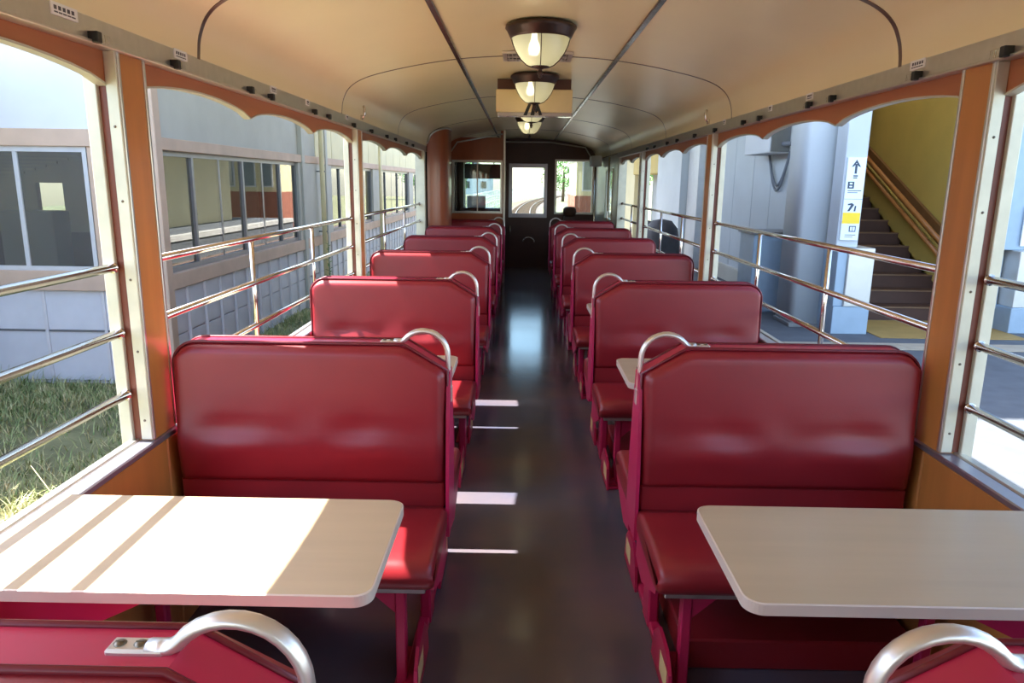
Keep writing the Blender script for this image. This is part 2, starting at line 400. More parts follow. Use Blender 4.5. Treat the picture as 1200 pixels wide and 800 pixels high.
obj('mullion', MB().box(-.722, -.708, 10.59, 10.63, wz0, wz1), 'alu', fr)
obj('pane', MB().box(wx0, wx1, 10.612, 10.618, wz0, wz1), 'glass', fr)
obj('corner_post', MB().bbox(-.345, -.315, 10.57, 10.66, 0, 2.17, .004), 'alu', pa)
obj('diagonal_trim', MB().tube([(-1.13, 10.585, 1.80), (-1.0, 10.585, 1.99), (-.36, 10.585, 2.11)], .012, 6), 'alu', pa)
# end wall with windscreen openings and door
ew = empty('wall_end', (0, Y1, 0)); struct(ew, 'dark wood front end wall with a windscreen on each side of the door')
mb = MB()
holes = [(-1.05, -.42, .95, 1.78), (-.33, .36, 0, 1.74), (.50, 1.125, .945, 1.815)]
edges = [-XO, -1.05, -.42, -.33, .36, .50, 1.125, XO]
for a, b in zip(edges, edges[1:]):
    h = [q for q in holes if abs(q[0]-a) < .001]
    if h:
        if h[0][2] > 0: mb.box(a, b, Y1, Y1+.06, 0, h[0][2])
        mb.box(a, b, Y1, Y1+.06, h[0][3], 2.3)
    else: mb.box(a, b, Y1, Y1+.06, 0, 2.3)
obj('end_panel', mb, 'darkwood', ew)
for h in (holes[0], holes[2]):
    mb = MB()
    for b in ((h[0]-.02, h[0]+.012, h[2]-.02, h[3]+.02), (h[1]-.012, h[1]+.02, h[2]-.02, h[3]+.02), (h[0], h[1], h[2]-.02, h[2]+.012), (h[0], h[1], h[3]-.012, h[3]+.02)): mb.box(b[0], b[1], Y1-.015, Y1+.07, b[2], b[3])
    f = obj('windscreen_frame', mb, 'alu', ew); obj('pane', MB().box(h[0], h[1], Y1+.03, Y1+.036, h[2], h[3]), 'glass', f)
obj('cornice', MB().tube([(-1.13, Y1-.01, 1.80), (-1.0, Y1-.01, 2.02), (-.4, Y1-.01, 2.11), (.4, Y1-.01, 2.11), (.98, Y1-.01, 2.03), (1.13, Y1-.01, 1.80)], .014, 6), 'alu', ew)
dr = empty('door_1', (.015, Y1, 0)); struct(dr, 'dark metal end door with a tall framed window at the end of the aisle')
mb = MB()
for b in ((-.33, -.25, 0, 1.74), (.31, .36, 0, 1.74), (-.25, .31, 0, .92), (-.25, .31, 1.70, 1.74)): mb.box(b[0], b[1], Y1-.01, Y1+.03, b[2], b[3])
obj('door_leaf', mb, 'darkwood', dr)
mb = MB()
for b in ((-.30, -.24, .86, 1.76), (.30, .355, .86, 1.76), (-.24, .30, .86, .93), (-.24, .30, 1.69, 1.76)): mb.bbox(b[0], b[1], Y1-.03, Y1-.005, b[2], b[3], .004)
f = obj('window_frame', mb, 'silver', dr); obj('pane', MB().box(-.25, .31, Y1+.008, Y1+.013, .92, 1.70), 'glass', f)
obj('door_handle', MB().tube([(-.27, Y1-.06, .55), (-.27, Y1-.06, .72)], .01, 8).tube([(-.27, Y1-.01, .56), (-.27, Y1-.06, .56)], .007, 6).tube([(-.27, Y1-.01, .71), (-.27, Y1-.06, .71)], .007, 6), 'chrome', dr)
obj('kick_grab', MB().tube([(.05+.1*math.cos(a), Y1-.05, .45+.08*math.sin(a)) for a in [math.pi*i/8 for i in range(9)]], .008, 6), 'steel', dr)
# right side boarding door zone
d2 = empty('door_2', (XW, 11.1, 0)); struct(d2, 'boarding door with a tall window near the far right corner')
mb = MB()
for b in ((9.75, 10.2, 0, 1.83), (10.2, 11.0, 0, .95), (10.2, 11.0, 1.62, 1.83), (11.0, Y1, 0, 1.83)): mb.box(XW, 1.23, b[0], b[1], b[2], b[3])
obj('door_panel', mb, 'alu', d2)
f = obj('window_frame', MB().box(1.16, 1.175, 10.17, 10.2, .92, 1.65).box(1.16, 1.175, 11.0, 11.03, .92, 1.65).box(1.16, 1.175, 10.2, 11.0, .92, .95).box(1.16, 1.175, 10.2, 11.0, 1.62, 1.65), 'cream', d2)
obj('pane', MB().box(1.195, 1.2, 10.2, 11.0, .95, 1.62), 'glass', f)
obj('grab_pole', MB().tube([(1.12, 10.26, .1), (1.12, 10.26, 1.8)], .014, 8), 'chrome', d2)
obj('grab_pole', MB().tube([(1.1, 11.9, .1), (1.1, 11.9, 1.5)], .014, 8), 'chrome', d2)
lw = obj('wall_cab', MB().box(-XW, -1.23, 10.6, 10.9, 0, 1.84).box(-XW, -1.23, 12.4, Y1, 0, 1.84).box(-XW, -1.23, 10.9, 12.4, 0, .98).box(-XW, -1.23, 10.9, 12.4, 1.74, 1.84).box(-XW, -1.23, 8.42, 10.6, 0, 1.84), 'darkwood'); struct(lw, 'dark side wall of the driver cab at the far left')
struct(obj('window_10', MB().box(-1.203, -1.197, 10.9, 12.4, .98, 1.74), 'glass'), 'side window pane of the driver cab')
# ------------------------------------------------------------------ benches
XA, CHX, CHZ, ZT, ZB = .306, .436, .872, .95, .508
def ztop(x, xe):
    z = ZT
    if x < CHX: z = CHZ+(ZT-CHZ)*(x-XA)/(CHX-XA)
    r = .072
    if x > xe-r: z = min(z, ZT-r+math.sqrt(max(0, r*r-(x-xe+r)**2)))
    return z
def outline(xe, off=0.):
    pts = [(XA-off, ZB), (XA-off, CHZ+off*.4), (CHX-off*.4, ZT+off)]
    pts += [(xe-.072+(.072+off)*math.sin(a), ZT-.072+(.072+off)*math.cos(a)) for a in [math.pi/2*i/8 for i in range(9)]]
    return pts+[(xe+off, ZB)]
HT = [(.508,.074),(.55,.085),(.60,.093),(.64,.095),(.69,.089),(.75,.083),(.85,.076),(.95,.069)]
def ht(z):
    for (a, ta), (b, tb) in zip(HT, HT[1:]):
        if z <= b: return ta+(tb-ta)*max(0, z-a)/(b-a)
    return HT[-1][1]
def seat_cushion(mb, s, d_sign, xe):
    prof = [(.075, .372), (.075, .438), (.12, .446), (.22, .449), (.32, .452), (.38, .451)]
    prof += [(.411+.05*math.sin(a), .404+.045*math.cos(a)) for a in [math.radians(15+i*15) for i in range(8)]]
    prof += [(.44, .366), (.40, .362)]
    cxm, czm = .28, .41
    stations = [(.300, .030), (.301, .014), (.306, .005), (.318, 0), (.40, 0), (.5, 0), (.62, 0), (.74, 0), (xe-.2, 0), (xe-.05, 0), (xe-.012, .004), (xe, .02)]
    P = []
    for x, ins in stations:
        for d, z in prof:
            dd = d-(ins if d > .25 else -ins*.3); zz = z-(ins if z > czm else -ins*.3)
            if d > .1 and z > .43: zz += .004*math.sin((x-.3)/(xe-.3)*math.pi)
            P.append((s*x, d_sign*dd, zz))
    n = len(prof); fs = []
    for i in range(len(stations)-1):
        for j in range(n): fs.append((i*n+j, i*n+(j+1) % n, (i+1)*n+(j+1) % n, (i+1)*n+j))
    fs += [list(range(n))[::-1], list(range((len(stations)-1)*n, len(stations)*n))]
    mb.add(P, fs, True); return mb
def make_bench(s, xf=1.148, xr=1.148):
    root = empty('bench_seat', (s*.73, 0, 0))
    xe = max(xf, xr)
    # core slab of the back; its pinker top strip has the light painted in
    o = outline(xe, .004)
    mb = MB().prism([(s*x, z) for x, z in o], 'y', -.036, .036)
    obj('backrest_core', mb, 'strip', root)
    for d in (-1, 1):
        nu, nv = 44, 22
        X = [XA+(xe-XA)*(.5-.5*math.cos(math.pi*(i/nu)))*.35+(xe-XA)*(i/nu)*.65 for i in range(nu+1)]
        def P(i, j):
            x = X[i]; zt_ = ztop(x, xe); v = j/nv; v = v*.6+(.5-.5*math.cos(math.pi*v))*.4
            z = ZB+(zt_-ZB)*v
            e = min(x-XA, xe-x, zt_-z, (z-ZB)*1.6)
            if x < CHX: e = min(e, (zt_-z)*.85)
            e = max(0, min(1, e/.02)); e = math.sqrt(1-(1-e)**2)
            wx = math.exp(-((x-(XA+(xe-XA)*.27))/.13)**4)+math.exp(-((x-(XA+(xe-XA)*.76))/.13)**4)
            t = ht(z)+wx*(.010*math.exp(-((z-.63)/.042)**2)-.007*math.exp(-((z-.695)/.024)**2))
            t += .0025*math.sin(x*31+z*17)*math.exp(-((z-.68)/.05)**2)
            return (s*x, d*(.036+(t-.036)*e), z)
        mb = MB().grid(P, nu, nv)
        obj('back_cushion', mb, 'vinyl', root)
        pp = [(s*x, d*.038, z) for x, z in outline(xe, .005)]
        obj('piping', MB().tube(pp, .0052, 6), 'pipe', root)
        x1 = xf if d < 0 else xr
        obj('lower_panel', MB().bbox(s*.31, s*(x1-.004), d*.03, d*.070, .43, .518, .006), 'vinyl', root)
        obj('seat_cushion', seat_cushion(MB(), s, d, x1), 'vinyl', root)
        pan = obj('seat_pan', MB().bbox(s*.325, s*(x1-.01), d*.05, d*.425, .345, .368, .004), 'dark', root)
        obj('seat_lip', MB().bbox(s*.325, s*(x1-.01), d*.425, d*.434, .350, .366, .002), 'alu', pan)
        # aisle leg, gusset, shoe with sticker
        lg = obj('leg', MB().bbox(s*.392, s*.422, d*.325, d*.360, 0, .348, .004), 'paint', root)
        obj('gusset', MB().prism([(s*.42, .348), (s*.53, .348), (s*.53, .336), (s*.42, .235)], 'y', d*.336, d*.350), 'paint', lg)
        sh = obj('shoe', MB().prism([(d*.17, 0), (d*.44, 0), (d*.42, .10), (d*.37, .145), (d*.26, .15), (d*.19, .09)], 'x', s*.352, s*.362).bbox(s*.352, s*.43, d*.18, d*.43, 0, .012, .003), 'paint', root)
        obj('sticker', MB().box(s*.3512, s*.3525, d*.30, d*.40, .035, .10), 'yellowst', sh, label='pale yellow sticker')
        obj('seat_bracket', MB().prism([(d*.085, .37), (d*.085, .285), (d*.20, .262), (d*.30, .30), (d*.41, .348), (d*.42, .372)], 'x', s*.303, s*.312), 'paint', root)
        if x1 > 1: obj('leg', MB().bbox(s*1.09, s*1.12, d*.31, d*.345, 0, .348, .004), 'paint', root)
    poly = [(-.034, .87), (-.062, .72), (-.082, .56), (-.088, .34), (.088, .34), (.082, .56), (.062, .72), (.034, .87)]
    obj('end_panel', MB().prism(poly, 'x', s*.293, s*.304), 'paint', root)  # raspberry paint puts the light on this end face into its colour
    obj('centre_leg', MB().bbox(s*.36, s*.395, -.05, .05, 0, .36, .006), 'paint', root)
    obj('base_rail', MB().bbox(s*.365, s*.40, -.40, .40, 0, .028, .004), 'paint', root)
    if s > 0: obj('under_seat_box', MB().bbox(s*.43, s*1.14, -.25, .25, 0, .10, .006), 'vinyl', root)
    # grab handle
    h = [(.470, .956), (.455, .956), (.446, .957)]+[(.378+.076*math.cos(a), .915+.076*math.sin(a)) for a in [math.radians(38+i*142/12) for i in range(13)]]+[(.301, .88), (.299, .82), (.299, .79)]
    gh = obj('grab_handle', MB().tube([(s*x, 0, z) for x, z in h], .0085, 10, flat=1.5), 'cast', root)
    obj('mount_plate', MB().bbox(s*.448, s*.512, -.013, .013, .951, .960, .003), 'cast', gh)
    obj('mount_plate', MB().bbox(s*.289, s*.296, -.016, .016, .765, .815, .002), 'cast', gh)
    for x in (.478, .500):
        obj('screw', MB().lathe([(0, .0028), (.004, .0026), (.0068, .0008), (.007, 0)], (s*x, 0, .960), 12).box(s*x-.0045, s*x+.0045, -.0008, .0008, .9622, .9632), 'screw', gh)
    return root
ROWY = [.68]+[.705+1.5*i for i in range(1, 7)]
for s, nm in ((-1, 'left'), (1, 'right')):
    proto = make_bench(s)
    for i, y in enumerate(ROWY):
        if i == 0: b = proto
        elif s < 0 and i == 5: b = make_bench(s, 1.148, .88)
        else: b = copy_tree(proto)
        b.location.y = y
        lb = {0: 'red vinyl bench back seen from above at the bottom %s corner, metal grab handle' % nm,
              1: 'large red double-sided bench facing the camera %s of the aisle, nearest full one' % nm,
              6: 'farthest red double-sided bench on the %s of the aisle, beside the cab end' % nm}.get(i,
              'red double-sided vinyl bench %s of the aisle, %s full one from the camera' % (nm, ORD[i-1]))
        tag(b, lb, 'bench', 'red benches along the aisle')
# ------------------------------------------------------------------ tables
def rrect(x0, x1, y0, y1, r, s, off=0.):
    # rounded at the aisle side (x0), square at the wall (x1); in x-distance, mirrored by s
    x0 -= off; y0 -= off; y1 += off
    p = [(x0+r+r*math.cos(a), y0+r+r*math.sin(a)) for a in [math.radians(270-90*i/8) for i in range(9)]]
    p += [(x0+r+r*math.cos(a), y1-r+r*math.sin(a)) for a in [math.radians(180-90*i/8) for i in range(9)]]
    return [(s*x, y) for x, y in p+[(x1, y1), (x1, y0)]]
def make_table(s, xe):
    root = empty('side_table', (s*.95, 0, 0))
    t = obj('tabletop', MB().prism(rrect(.352, xe, -.208, .208, .036, s), 'z', .668, .69), 'table', root)
    mb = MB(); a = rrect(.352, xe, -.208, .208, .036, s); b = rrect(.352, xe, -.208, .208, .0375, s, .003); n = len(a)
    vs = [(x, y, .6885) for x, y in b]+[(x, y, .666) for x, y in b]+[(x, y, .6904) for x, y in a]
    mb.add(vs, [(i, (i+1) % n, n+(i+1) % n, n+i) for i in range(n)]+[(i, (i+1) % n, 2*n+(i+1) % n, 2*n+i) for i in range(n)])
    obj('edge_band', mb, 'tedge', root)
    for y in (-.12, .12):
        obj('wall_bracket', MB().prism([(s*(xe-.002), .668), (s*(xe-.42), .668), (s*(xe-.42), .652), (s*(xe-.002), .45)], 'y', y-.006, y+.006), 'paint', root)
    return root
TABY = [1.42+1.5*i for i in range(6)]
for s, nm in ((-1, 'left'), (1, 'right')):
    proto = make_table(s, 1.166)
    for i, y in enumerate(TABY):
        t = proto if i == 0 else (make_table(s, .925) if (s < 0 and i == 5) else copy_tree(proto))
        t.location.y = y
        lb = {(-1, 0): 'pale beech table at lower left, sunlit with rail shadows across it', (1, 0): 'pale beech table in shade at lower right corner'}.get((s, i),
              'pale laminate table %s of the aisle, %s one ahead of the camera' % (nm, ORD[i]))
        tag(t, lb, 'table', 'pale tables between the benches')
# ------------------------------------------------------------------ ceiling lamps, vent, sign box
def make_lamp():
    r = empty('ceiling_lamp', (0, 0, 2.165))
    obj('rim', MB().lathe([(0, 2.168), (.15, 2.168), (.166, 2.160), (.168, 2.150), (.160, 2.140), (.146, 2.112), (.140, 2.104), (.134, 2.106), (.138, 2.13), (.0, 2.15)], n=40), 'bronze', r)
    obj('glass_bowl', MB().lathe([(.136, 2.108), (.128, 2.08), (.112, 2.045), (.088, 2.012), (.062, 1.990), (.04, 1.981)], n=40), 'shade', r)
    obj('finial', MB().lathe([(.044, 1.984), (.044, 1.978), (.02, 1.974), (.008, 1.968), (.013, 1.958), (.015, 1.95), (.008, 1.942), (.010, 1.936), (.0, 1.928)], n=16), 'bronze', r)
    for k in range(4):
        a = math.pi/2*k-math.pi/2
        obj('strap', MB().tube([(q*math.cos(a), q*math.sin(a), z) for q, z in ((.1385, 2.108), (.1305, 2.08), (.1145, 2.045), (.0905, 2.011), (.064, 1.988), (.04, 1.979))], .0025, 5), 'bronze', r)
    obj('bulb', MB().lathe([(0, 2.03), (.018, 2.035), (.028, 2.055), (.026, 2.075), (.015, 2.10), (.012, 2.14)], (-.03, 0, 0), n=14), 'bulb', r)
    return r
lamp = make_lamp()
for i, y in enumerate([3.63, 5.24, 6.86, 8.48]):
    l = lamp if i == 0 else copy_tree(lamp)
    l.location.y = y
    tag(l, ['lit glass bowl ceiling lamp with bronze rim, nearest and largest', 'lit glass bowl ceiling lamp hanging in front of the cream sign box', 'small lit bowl lamp just below and beyond the sign box', 'farthest lit bowl lamp, lowest of the row beyond the sign box'][i], 'lamp', 'bowl lamps along the ceiling')
zv = 2.166
v = empty('ceiling_vent', (0, 4.46, zv)); tag(v, 'metal ceiling vent grille with slots between the two nearest lamps', 'vent')
mb = MB()
for b in ((-.2, .2, 4.32, 4.345), (-.2, .2, 4.575, 4.60), (-.2, -.175, 4.345, 4.575), (.175, .2, 4.345, 4.575), (-.175, .175, 4.45, 4.47)): mb.box(b[0], b[1], b[2], b[3], zv-.014, zv)
obj('grille_frame', mb, 'cast', v); obj('slot_backing', MB().box(-.18, .18, 4.34, 4.58, zv-.003, zv-.001), 'black', v)  # thin black sheet stands in for the dark behind the slots
sm = MB().box(-.0022, .0022, 4.345, 4.575, zv-.012, zv-.003).data('slat', 'cast', (0, 4.46, zv))
for i in range(16): inst('slat', sm, v, (-.165+.022*i, 4.46, zv))
sg = empty('sign_box', (0, 5.44, 2.0)); tag(sg, 'cream box with a dark slanted logo hung across the ceiling', 'sign')
obj('box_body', MB().bbox(-.272, .272, 5.40, 5.50, 1.935, 2.092, .005), 'boxcream', sg)
for x in (-.262, .10): obj('hanger', MB().box(x, x+.162, 5.42, 5.49, 2.092, 2.162), 'darkwood', sg)
obj('clear_strip', MB().bbox(-.262, .272, 5.405, 5.49, 1.908, 1.935, .003), 'acryl', sg)
lg = MB(); px = lambda u, v_: ((u-400)/8.89*.0066, 2.005-(v_-330)/8.89*.0066-.012)
for poly in ([(352, 312), (382, 312), (332, 436), (298, 436)], [(392, 312), (414, 312), (404, 436), (366, 436)], [(414, 312), (440, 330), (480, 432), (448, 436), (438, 396), (424, 412), (408, 400)]):
    lg.prism([px(*p) for p in poly], 'y', 5.3975, 5.4005)
obj('logo', lg, 'black', sg, label='dark slanted logo')
# small clips hanging at head rail ends / mirror box
g = obj('corner_speaker', MB().bbox(1.15, 1.215, 1.74, 1.80, 1.655, 1.715, .01).lathe([(.0, -.004), (.018, -.004), (.02, 0)], (1.18, 1.74, 1.685), 12, 'y'), 'ink', None, (1.18, 1.77, 1.655))
tag(g, 'small grey box fixed under the valance at the right edge', 'speaker')
# ------------------------------------------------------------------ cab things
o = obj('sun_visor', MB().bbox(-1.04, -.44, 12.42, 12.46, 1.50, 1.74, .01).tube([(-.9, 12.44, 1.7), (-.9, 12.44, 2.05)], .01, 6).tube([(-.55, 12.44, 1.7), (-.55, 12.44, 2.11)], .01, 6), 'black', None, (-.74, 12.44, 1.5)); tag(o, 'dark sun visor behind the cab partition window', 'visor')
o = obj('control_desk', MB().prism([(12.1, 0), (12.1, .92), (12.25, 1.02), (12.58, 1.02), (12.58, 0)], 'x', -1.1, -.42), 'darkwood', None, (-.76, 12.3, 0)); tag(o, 'driver control desk behind the cab partition glass', 'desk')
o = obj('desk_panel', MB().bbox(-.98, -.68, 12.28, 12.32, 1.02, 1.22, .01), 'silver', None, (-.83, 12.3, 1.02)); tag(o, 'pale panel standing on the control desk in the cab', 'panel')
o = obj('seat_headrest', MB().lathe([(0, .16), (.07, .158), (.105, .13), (.115, .07), (.10, .02), (.08, 0)], (.735, 12.42, .90), 18), mat('brown_leather', (92, 62, 46), .5, var=.1), None, (.735, 12.42, .9)); tag(o, 'brown rounded pad standing before the front right windscreen', 'pad')
o = obj('stand_box', MB().bbox(.64, .83, 12.34, 12.52, 0, .90, .01), 'darkwood', None, (.735, 12.42, 0)); tag(o, 'dark pedestal below the brown pad by the end wall', 'pedestal')
o = obj('fare_display', MB().bbox(.98, 1.14, 11.4, 11.75, 1.70, 1.86, .012), 'white', None, (1.06, 11.6, 1.70)); tag(o, 'pale grey display box high in the far right corner', 'display')
# ------------------------------------------------------------------ outside: ground, tracks, platform
GZ, PZ = -1.0, -.2
MX = dict(
 soil=mat('dry_soil', (122, 122, 84), .95, var=.3, scale=3, bump=.5, bscale=12),
 blade=mat('grass_blade', (108, 124, 66), .8, var=.45, scale=1.3),
 straw=mat('straw', (196, 182, 132), .8, var=.2, scale=3),
 leaf=mat('weed_leaf', (92, 128, 60), .7, var=.3, scale=4),
 asphalt=mat('platform_asphalt', (88, 92, 97), .85, var=.12, scale=6, bump=.15, bscale=80),
 tactile=mat('ochre_tactile', (158, 128, 70), .8, var=.1, scale=5),
 line=mat('pale_line', (168, 156, 136), .8, var=.1, scale=5),
 conc=mat('concrete', (176, 174, 168), .85, var=.12, scale=3),
 panel=mat('grey_blue_board', (204, 204, 206), .7, var=.08, scale=2),
 batten=mat('board_batten', (206, 203, 202), .7, var=.08, scale=3),
 band=mat('tan_band', (200, 172, 148), .7, var=.08, scale=3),
 upper=mat('upper_grey_wall', (184, 182, 170), .75, var=.06, scale=2),
 white=mat('upper_white_wall', (216, 217, 216), .75, var=.03, scale=2),
 frame=mat('window_frame_grey', (128, 130, 132), .4, .5, var=.06),
 frame2=mat('window_frame_white', (206, 206, 204), .45, .2, var=.05),
 room=mat('dim_room_wall', (176, 168, 146), .85, var=.1, scale=2),
 slatw=mat('blind_slat', (206, 190, 150), .6, var=.06),
 wpanel=mat('platform_white_panel', (188, 194, 197), .55, var=.04, scale=2),
 cream=mat('platform_cream_wall', (214, 202, 158), .6, var=.05, scale=2),
 olive=mat('olive_yellow_wall', (198, 172, 92), .6, var=.06, scale=2),
 tread=mat('brown_stair', (72, 46, 34), .7, var=.12, scale=6),
 nose=mat('stair_nosing', (112, 84, 60), .6, var=.1),
 hrail=mat('wood_handrail', (164, 104, 52), .35, var=.12, scale=6),
 stone=mat('brushed_cladding', (206, 206, 200), .35, .5, var=.04, scale=6),
 bluec=mat('pale_blue_cladding', (150, 170, 186), .45, .2, var=.05),
 sign=mat('sign_white', (226, 236, 242), .5, var=.02),
 ylw=mat('sign_yellow', (240, 204, 40), .5, var=.03),
 navy=mat('sign_ink', (52, 66, 84), .5, var=.03),
 greenp=mat('green_poster', (70, 150, 120), .5, var=.2, scale=9),
 greyc=mat('grey_cover', (66, 66, 70), .75, var=.2, scale=5),
 cable=mat('grey_cable', (120, 124, 130), .6, var=.05),
 brick=mat('brick_brown', (150, 92, 72), .8, var=.15, scale=8),
 steelrail=mat('rail_steel', (150, 120, 100), .4, .7, var=.15),
 ballast=mat('ballast', (104, 90, 82), .95, var=.35, scale=14, bump=.6, bscale=30),
 trunk=mat('bark', (96, 78, 60), .9, var=.2),
 foliage=mat('foliage', (98, 140, 66), .7, var=.4, scale=2),
 pale=mat('pale_building', (224, 222, 216), .7, var=.04),
)
M.update({'x_'+k: v for k, v in MX.items()})
g = obj('ground', MB().box(-40, 1.45, -25, 120, GZ-.2, GZ).box(1.45, 40, 32, 120, GZ-.2, GZ), 'x_soil'); struct(g, 'rough dry ground beside the train')
p = empty('floor_platform', (6.5, 5, PZ)); struct(p, 'grey asphalt station platform on the right')
obj('platform_slab', MB().box(1.5, 14, -12, 32, GZ-.2, PZ), 'x_asphalt', p)
obj('edge_coping', MB().box(1.46, 1.75, -12, 32, PZ-.15, PZ+.006), 'x_conc', p)
sl_ = MB().bbox(-.15, .15, -.15, .15, 0, .012, .003).data('tactile_tile', 'x_line')
for i in range(15): inst('tactile_tile', sl_, p, (2.3+.302*i, 7.5, PZ))
obj('stair_mat', MB().bbox(3.95, 5.6, 7.95, 9.05, PZ, PZ+.008, .003), 'x_tactile', p)
# grass between train and station building
def grass():
    mb = MB()
    for i in range(60000):
        x = -1.5-random.random()**.85*4.9; y = .8+random.random()**.9*12.5
        if x < -4.2 and y > 8.3: continue
        n = math.sin(x*1.7+y*.9)+math.sin(y*1.3-x*.6)+random.uniform(-.8, .8)
        if n < -1.3: continue
        h = random.uniform(.05, .17)*(1.5 if n > .8 else .9); a = random.random()*6.28; w = random.uniform(.003, .008)
        dx, dy = math.cos(a), math.sin(a); b = random.uniform(.2, 1.3)*h
        mb.add([(x-dy*w, y+dx*w, GZ), (x+dy*w, y-dx*w, GZ), (x+dx*b*.5+dy*w*.6, y+dy*b*.5-dx*w*.6, GZ+h*.65), (x+dx*b*.5-dy*w*.6, y+dy*b*.5+dx*w*.6, GZ+h*.65), (x+dx*b*1.3, y+dy*b*1.3, GZ+h)], [(0, 1, 2, 3), (3, 2, 4)])
    a = obj('grass', mb, grass_mat(), None, (-4, 5, GZ), fixn=False); tag(a, 'patchy green and straw-coloured grass below the left windows', 'grass', None, 'stuff')
def grass_mat():
    m = mat('grass_mix', (112, 128, 70), .8, var=.3, scale=2)
    n = m.node_tree.nodes; l = m.node_tree.links; tc = n.new('ShaderNodeTexCoord'); t = n.new('ShaderNodeTexNoise'); t.inputs['Scale'].default_value = 9; t.inputs['Detail'].default_value = 6
    r = n.new('ShaderNodeValToRGB'); e = r.color_ramp.elements; e[0].position = .36; e[0].color = srgb(104, 130, 72); e[1].position = .66; e[1].color = srgb(212, 200, 150)
    k = e.new(.5); k.color = srgb(156, 164, 106)
    l.new(tc.outputs['Object'], t.inputs['Vector']); l.new(t.outputs['Fac'], r.inputs[0]); l.new(r.outputs[0], n['Principled BSDF'].inputs['Base Color'])
    return m
grass()
def weed(name, x, y, h, n, label, m='x_leaf', z0=GZ, group=None):
    r = empty(name, (x, y, z0)); tag(r, label, 'plant', group)
    obj('stem', MB().tube([(x, y, z0), (x+.01, y, z0+h*.5), (x-.01, y+.01, z0+h)], [.008, .006, .003], 6), m, r)
    lf = MB()
    for i in range(n):
        z = z0+h*(.12+.86*i/n); a = i*2.4; l = .11*(1.1-.5*i/n); dx, dy = math.cos(a), math.sin(a)
        lf.add([(x, y, z), (x+dx*l*.5-dy*.022, y+dy*l*.5+dx*.022, z+l*.35), (x+dx*l, y+dy*l, z+l*.45), (x+dx*l*.5+dy*.022, y+dy*l*.5-dx*.022, z+l*.35)], [(0, 1, 2, 3)])
    obj('leaves', lf, m, r, fixn=False)
weed('tall_weed', -3.95, 14.6, 1.25, 26, 'tall green weed by the drain pipe of the station')
for (x, y, lb) in ((-3.05, 3.6, 'small sunlit weed by the sill at the lower left corner'), (-3.3, 4.1, 'small pale weed standing farthest left in the sunlit grass'), (-2.8, 3.9, 'small pale weed closest to the short dry stalk')):
    weed('flowering_weed', x, y, random.uniform(.2, .35), 22, lb, 'x_blade', group='pale weeds at the lower left')
for i, (x, y, dx) in enumerate(((-3.1, 4.5, -.3), (-2.6, 4.1, -.35))):
    o = obj('dry_stalk', MB().tube([(x, y, GZ), (x+dx*.4, y+.05, GZ+.3), (x+dx, y+.1, GZ+.52)], [.006, .005, .002], 6), 'x_straw', None, (x, y, GZ)); tag(o, ['thin bent dry stalk rising from the shaded grass', 'short dry stalk close to the window sill'][i], 'stalk')
# ---- station building on the left
FX, FY = -4.25, 8.4
sb = empty('station_building', (-7, 16, GZ)); tag(sb, 'grey boarded station building with long sliding windows on the left', 'building')
LEN = 36.
def xface(y0, y1, z0, z1, t=.03, dx=0.): return MB().box(FX-.12, FX+t+dx, y0, y1, z0, z1)
# wainscot boards, facing the train
bw = .5
bm_ = MB().bbox(-.05, .012, -bw/2+.012, bw/2-.012, -.275, .275, .004).data('wall_board', 'x_panel')
bt_ = MB().bbox(-.05, .045, -.022, .022, -.57, .57, .004).data('batten', 'x_batten')
y = FY+bw/2; wins = [(8.52, 13.72, 6), (16.1, 20.6, 5), (21.6, 27.2, 5), (28.2, 33.8, 5), (35, 40, 4)]
while y < FY+26:
    for z in (GZ+.29, GZ+.86): inst('wall_board', bm_, sb, (FX, y, z))
    inst('batten', bt_, sb, (FX, y+bw/2, GZ+.575)); y += bw
obj('base_wall', MB().box(FX-.2, FX-.02, FY+.1, FY+LEN, GZ, .15).box(-12, FX-.06, FY+.03, FY+.2, GZ, .1), 'x_batten', sb)
obj('sill_band', MB().bbox(FX-.15, FX+.05, FY, FY+LEN, .14, .33, .006), 'x_band', sb)
obj('head_band', MB().bbox(FX-.15, FX+.05, FY, FY+LEN, 1.76, 1.90, .006), 'x_band', sb)
obj('upper_wall', MB().box(FX-.15, FX-.01, FY+.15, 15.0, 1.90, 3.4), 'x_upper', sb)
yy = 15.0
while yy < 38:
    obj('upper_board', MB().bbox(FX-.15, FX-.0, yy+.01, yy+1.28, 1.90, 3.4, .004), 'x_cream', sb); yy += 1.3
prev = FY+.0
for a, b, n in wins:
    obj('pier', MB().bbox(FX-.15, FX+.03, prev, a, .33, 1.76, .005), 'x_band' if prev < 9 else 'x_upper', sb); prev = b
    w = obj('window', MB().box(FX-.08, FX-.02, a, b, .33, .39).box(FX-.08, FX-.02, a, b, 1.70, 1.76).box(FX-.08, FX-.02, a, a+.05, .39, 1.70).box(FX-.08, FX-.02, b-.05, b, .39, 1.70), 'x_frame', sb)
    for i in range(n):
        ya, yb = a+.05+(b-a-.1)*i/n, a+.05+(b-a-.1)*(i+1)/n; dd = .015*(i % 2)
        if i: obj('mullion', MB().bbox(FX-.075+dd, FX-.035+dd, ya-.03, ya+.03, .39, 1.70, .003), 'x_frame', w)
        obj('pane', MB().box(FX-.058+dd, FX-.053+dd, ya, yb, .39, 1.70), 'glass2', w)
obj('pier', MB().box(FX-.15, FX+.03, prev, FY+LEN, .33, 1.76), 'x_upper', sb)
obj('corner_post', MB().bbox(FX-.1, FX+.06, FY-.05, FY+.1, GZ, 3.4, .006), 'x_band', sb)
for yy_ in (13.95, 15.6): obj('pilaster', MB().bbox(FX-.1, FX+.07, yy_-.08, yy_+.08, GZ, 3.3, .006), 'x_upper', sb)
